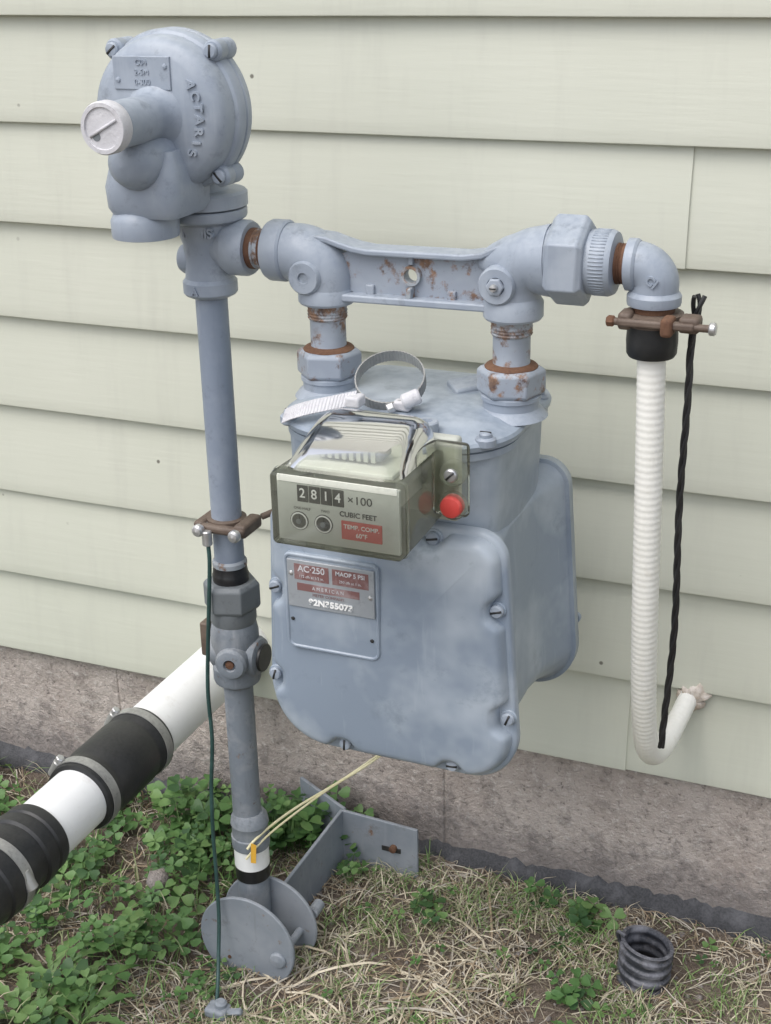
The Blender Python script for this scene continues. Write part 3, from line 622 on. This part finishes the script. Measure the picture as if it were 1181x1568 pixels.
# ------------------------------------------------------------------ drain pipe
dr=top('drain_pipe',(-106,-200,215))
XP,ZP=-107,215
def rodY(nm,y0,y1,prof,mat): return lathe(nm,(XP,y0,ZP),YA,prof,mat,dr,seg=64)
L=lambda a,b,r:[(r-1,0),(r,1),(r,b-a-1),(r-1,b-a)]
rodY('pvc_pipe',12,-900,L(0,912,29.5),M['white'])
rodY('rubber_coupling',-203,-316,[(30,0),(33.5,1),(34,4),(34,20),(33,22),(33,27),(34.6,31),(34.6,81),(33,86),(33,91),(34,93),(34,109),(33.5,111),(30,112)],M['black'])
def clampband(i,y,w=10):
    band(f'coupling_band_{i}',(XP,y,ZP),YA,34.4,w,.9,M['steel'],dr,rib=False)
    cyl(f'coupling_screw_{i}',(XP-34,y,ZP+12),(.5,0,.85),4.5,18,M['steel'],dr,1,seg=18)
    hexn(f'coupling_screw_head_{i}',(XP-25,y,ZP+27.5),(.5,0,.85),4.2,6,M['zinc'],dr)
clampband(0,-213);clampband(1,-305);
rodY('hose_adapter',-376,-568,[(30,0),(32.5,1),(33.5,4),(33.5,12),(32,14),(32,17),(35,19),(35,30),(32.5,32),(32.5,44),(35,46),(35,80),(33,82),(33,100),(35,104),(35,176),(33,188)],M['black'])
band('adapter_band',(XP,-436,ZP),YA,35.4,10,.9,M['steel'],dr,rib=False)
cyl('adapter_screw',(XP+37,-436,ZP-4),(-.45,0,.9),5.5,18,M['steel'],dr,1,seg=18)
cyl('adapter_screw_head',(XP+30,-436,ZP+10),(-.45,0,.9),4,9,M['zinc'],dr,1,seg=6)
# ------------------------------------------------------------------ corrugated stub
cs=top('corrugated_pipe_stub',(372,-100,0))
x,y,a=frame((.06,-.05,1));o_=Vector((370,-104,-10));vs=[];fs=[];seg=48;prof=[]
for i in range(66):
    h=i*.75;prof.append((23.5+1.3*math.tanh(2.5*math.sin(h*2*math.pi/12)),h))
prof=prof+[(21,49.5)]+[(20.3+1.2*math.sin(h*2*math.pi/12),h) for h in np.arange(48,0,-1.5)]
for r,h in prof:
    for i in range(seg):
        t=2*math.pi*i/seg;e=1+.06*math.cos(2*t+.5);vs.append(o_+a*(h*(1+.06*math.sin(t+1)))+x*r*e*math.cos(t)+y*r*e*math.sin(t))
for k in range(len(prof)-1):
    for i in range(seg):
        j=(i+1)%seg;fs.append((k*seg+i,k*seg+j,(k+1)*seg+j,(k+1)*seg+i))
M['dusty']=paint('dusty_black_plastic',(.03,.033,.042),light=(.26,.26,.29),dirt=(.13,.11,.09),rough=.5,s=3,fade=.8)
obj('corrugated_wall',vs,fs,M['dusty'],cs,60)
sweep('torn_edge',[(347,-108,34),(345,-110,44),(347,-112,48),(353,-114,46)],2.0,M['dusty'],cs,seg=8)
# ------------------------------------------------------------------ vegetation
def cloverpatch(name,regs):
    vs=[];fs=[];mi=[]
    def leaflet(c,d,up,L_,w,m):
        s=d.cross(up).normalized();b=len(vs)
        shape=[(0,0,0),(.35,.34,.10),(.7,.50,.13),(.97,.34,.08),(.90,0,-.03),(.97,-.34,.08),(.7,-.50,.13),(.35,-.34,.10)]
        vs.append(c)
        for t,q,h in shape[1:]: vs.append(c+d*(t*L_)+s*(q*w)+up*(h*L_))
        vs.append(c+d*(.5*L_)-up*(.02*L_))
        for i in range(1,7): fs.append((b+8,b+i,b+i+1));mi.append(m)
        fs.append((b+8,b,b+1));mi.append(m);fs.append((b+8,b+7,b));mi.append(m)
    for (x0,x1,y0,y1,cnt,hm,sz) in regs:
        for _ in range(cnt):
            x=rng.uniform(x0,x1);y=rng.uniform(y0,y1)
            dens=noise.noise(Vector((x*.014,y*.014,9)))
            if cnt>200 and rng.random()>.56+dens*2.2: continue
            edge=-75 if y>-230 else -75-(-230-y)*.4
            if cnt>200 and x>edge and rng.random()<(x-edge)/45: continue
            if (Vector((x,y))-Vector((0,-200))).length<20: continue
            z=gh(x,y);h=hm*rng.uniform(.35,1.15)*(1+.5*dens);tx=x+rng.normal(0,7);ty=y+rng.normal(0,7)
            hd=Vector((tx,ty,z+h));L_=sz*rng.uniform(.55,1.2);m=int(rng.choice([0,1,2],p=[.5,.3,.2]))
            if z+h>178 and abs(tx-XP)<50: continue
            up=Vector((rng.normal(0,.3),rng.normal(0,.3)-.12,1)).normalized();a0=rng.uniform(0,6.28)
            for i in range(3):
                a=a0+i*2.094;d=Vector((math.cos(a),math.sin(a),rng.uniform(-.15,.25)));d=(d-up*d.dot(up)*.7).normalized()
                leaflet(hd+d*.6,d,up,L_,L_*.98,m)
            b=len(vs);r=.6
            base_=Vector((x,y,z-2))
            vs.extend([base_+Vector((r,0,0)),base_+Vector((-r,r,0)),hd+Vector((r,0,0)),hd+Vector((-r,r,0))]);fs.append((b,b+1,b+3,b+2));mi.append(1)
    obj(name,vs,fs,None,None,0,mats=LG,midx=mi)
cloverpatch('clover_patch',[(-560,-20,-430,-12,2000,30,12),(-60,40,-60,-8,80,50,14),(-180,-30,-80,-12,110,55,13),(-30,-8,-320,-230,18,14,8),(130,165,-110,-85,9,18,12),(280,310,-60,-35,14,20,12),(305,332,-170,-145,12,18,11),(312,332,-230,-205,8,18,10),(232,258,-55,-30,6,18,10),(40,58,-85,-60,5,26,12),(60,620,-420,-20,70,10,7),(-1000,-560,-700,-12,900,30,12)])
def blades(name,n_,fn,mats,probs):
    vs=[];fs=[];mi=[]
    for _ in range(n_):
        q=fn()
        if q is None: continue
        x,y,h,lean,w=q;z=gh(x,y)-1;a=rng.uniform(0,6.28);d=Vector((math.cos(a),math.sin(a),0));s=Vector((-d.y,d.x,0))
        s=(s+d*rng.normal(0,.3)).normalized()
        b=len(vs);m=int(rng.choice(len(mats),p=probs));cr=rng.uniform(.4,1.3)
        for t,ww in ((0,1),(.35,.95),(.7,.65)):
            p=Vector((x,y,z))+d*(lean*h*(t**(1+cr)))+Vector((0,0,h*t*(1-.35*lean*t)))
            vs.append(p-s*w*ww);vs.append(p+s*w*ww)
        vs.append(Vector((x,y,z))+d*(lean*h)+Vector((0,0,h*(1-.45*lean))))
        fs+= [(b,b+1,b+3,b+2),(b+2,b+3,b+5,b+4),(b+4,b+5,b+6)];mi+=[m]*3
    obj(name,vs,fs,None,None,0,mats=mats,midx=mi)
def fg():
    x=rng.uniform(-20,700);y=rng.uniform(-480,-14)
    dn=noise.noise(Vector((x*.009,y*.012,20)))+.35*noise.noise(Vector((x*.04,y*.04,7)))
    near=.25 if y>-80 else 0
    if rng.random()>.32+dn*1.8+near+(.3 if x>430 else 0): return None
    if 345<x<396 and -130<y<-78: return None
    return x,y,rng.uniform(7,26)*(1.2 if y>-80 else 1),rng.uniform(.4,1.5),rng.uniform(.35,.75)
blades('grass',28000,fg,GG,[.40,.28,.32])
def fg2():
    x=rng.uniform(-1000,-20);y=rng.uniform(-700,-14);return x,y,rng.uniform(12,50),rng.uniform(.3,1.2),rng.uniform(.4,1.0)
blades('lawn_grass',4200,fg2,GG,[.6,.2,.2])
def fg3():
    x=rng.uniform(-1000,1300);y=rng.uniform(-1000,-480);return x,y,rng.uniform(15,50),rng.uniform(.2,1.),rng.uniform(.6,1.3)
blades('lawn_grass',12000,fg3,GG,[.75,.18,.07])
def strands(name,n_,mats,probs,box_,lr,wr,th=.5):
    vs=[];fs=[];mi=[]
    for _ in range(n_):
        x=rng.uniform(*box_[:2]);y=rng.uniform(*box_[2:]);
        dn=noise.noise(Vector((x*.011,y*.014,31)))+.3*noise.noise(Vector((x*.05,y*.05,3)))
        if rng.random()>th+dn*1.7: continue
        a=rng.uniform(0,6.28);L_=lr[0]+(lr[1]-lr[0])*rng.random()**1.8;w=rng.uniform(*wr);k=7;cur=rng.normal(0,.2);lift=rng.uniform(0,7);m=int(rng.choice(len(mats),p=probs));b=len(vs);kink=rng.integers(1,6);ka=rng.normal(0,.5)
        for i in range(k):
            t=i/(k-1);s=Vector((-math.sin(a),math.cos(a),0));z=gh(x,y)+1.0+lift*math.sin(t*math.pi)
            y=min(y,-6);vs.append(Vector((x,y,z))-s*w+Vector((0,0,w)));vs.append(Vector((x,y,z))+s*w)
            x+=math.cos(a)*L_/(k-1);y+=math.sin(a)*L_/(k-1);a+=cur*.6+(ka if i==kink else 0)
        for i in range(k-1): fs.append((b+2*i,b+2*i+1,b+2*i+3,b+2*i+2));mi.append(m)
    obj(name,vs,fs,None,None,0,mats=mats,midx=mi)
strands('dry_straw',14000,ST,[.36,.34,.30],(-60,640,-460,-10),(6,62),(.18,.62),.55)
strands('dry_twigs',320,ST,[.8,.1,.1],(20,260,-360,-90),(50,130),(.6,1.1))
strands('dry_straw',3600,ST,[.28,.42,.3],(-450,-40,-450,-10),(8,55),(.25,.7),.6)
def dandelion(cx,cy,n_,L_,nm):
    vs=[];fs=[];mi=[]
    for q in range(n_):
        a=2*math.pi*q/n_+rng.uniform(-.2,.2);d=Vector((math.cos(a),math.sin(a),0));s=Vector((-d.y,d.x,0));b=len(vs);k=14;LL=L_*rng.uniform(.7,1.1);lf=rng.uniform(.6,1.1)
        for i in range(k):
            t=i/(k-1);w=LL*.11*math.sin(math.pi*min(1,t*.95+.05)**.8)*(1 if i%2 else .6)*(.5+t)
            p=Vector((cx,cy,gh(cx,cy)))+d*(LL*t)+Vector((0,0,LL*lf*(.95*t-.7*t*t)))
            vs+=[p-s*w+Vector((0,0,w*.4)),p,p+s*w+Vector((0,0,w*.4))]
        for i in range(k-1):
            for j in range(2): fs.append((b+3*i+j,b+3*i+j+1,b+3*i+j+4,b+3*i+j+3));mi.append(1)
    obj(nm,vs,fs,None,None,0,mats=LG,midx=mi)
for (cx,cy,n_,L_) in ((-125,-335,8,66),(-165,-315,8,60),(-98,-365,8,60),(-150,-375,9,64)): dandelion(cx,cy,n_,L_,'dandelion_plant')
vs=[];fs=[]
def blob(c,r,sq):
    b=len(vs);k=8
    for i in range(1,4):
        ph=math.pi*i/4
        for j in range(k):
            t=2*math.pi*j/k;rr=r*(1+.3*noise.noise(Vector(c)*.1+Vector((i,j,0))))
            vs.append((c[0]+rr*math.sin(ph)*math.cos(t),c[1]+rr*math.sin(ph)*math.sin(t),c[2]+rr*sq*math.cos(ph)))
    vs.append((c[0],c[1],c[2]+r*sq))
    for i in range(2):
        for j in range(k): fs.append((b+i*k+j,b+i*k+k+j,b+i*k+k+(j+1)%k,b+i*k+(j+1)%k))
    for j in range(k): fs.append((b+3*k,b+j,b+(j+1)%k))
for _ in range(700):
    x=rng.uniform(-300,650);y=rng.uniform(-450,-12);blob((x,y,gh(x,y)+.3),abs(rng.normal(0,1.8))+.6,.6)
blob((-130,-170,18),14,.8)
obj('pebbles',vs,fs,M['found'],None,0)
# ------------------------------------------------------------------ light
w=bpy.data.worlds.new('World');scn.world=w;w.use_nodes=True;n=w.node_tree.nodes;l=w.node_tree.links
sky=n.new('ShaderNodeTexSky');sky.sky_type='NISHITA';sky.sun_disc=False
EL,AZ=math.radians(58),math.radians(205)
sky.sun_elevation=EL;sky.sun_rotation=AZ;sky.dust_density=3
hs=n.new('ShaderNodeHueSaturation');hs.inputs['Saturation'].default_value=.45;hs.inputs['Value'].default_value=1.6;l.new(sky.outputs[0],hs.inputs['Color']);l.new(hs.outputs[0],n['Background'].inputs[0]);n['Background'].inputs[1].default_value=.15
sd=bpy.data.lights.new('sun','SUN');sd.energy=1.15;sd.angle=math.radians(55);sd.color=(1,.98,.95);so=bpy.data.objects.new('sun',sd);COL.objects.link(so)
dirv=Vector((math.sin(AZ)*math.cos(EL),math.cos(AZ)*math.cos(EL),math.sin(EL)));so.rotation_euler=dirv.to_track_quat('Z','Y').to_euler()
so.location=(0,-2,3)
scn.view_settings.view_transform='Standard'
try: scn.view_settings.look='None'
except: pass
scn.view_settings.exposure=0
# ------------------------------------------------------------------ camera
th,ya,ro=.39270,.41067,-.02367
F=Vector((-math.sin(ya)*math.cos(th),math.cos(ya)*math.cos(th),-math.sin(th)));R=Vector((math.cos(ya),math.sin(ya),0));U=R.cross(F)
R2=R*math.cos(ro)+U*math.sin(ro);U2=-R*math.sin(ro)+U*math.cos(ro)
cd=bpy.data.cameras.new('camera');cm=bpy.data.objects.new('camera',cd);COL.objects.link(cm)
mm=Matrix((R2,U2,-F)).transposed().to_4x4();mm.translation=Vector((.5943,-1.2146,.9462));cm.matrix_world=mm
cd.sensor_fit='VERTICAL';cd.sensor_height=24;cd.lens=24*2200/1568;cd.clip_start=.02;cd.clip_end=500
scn.camera=cm
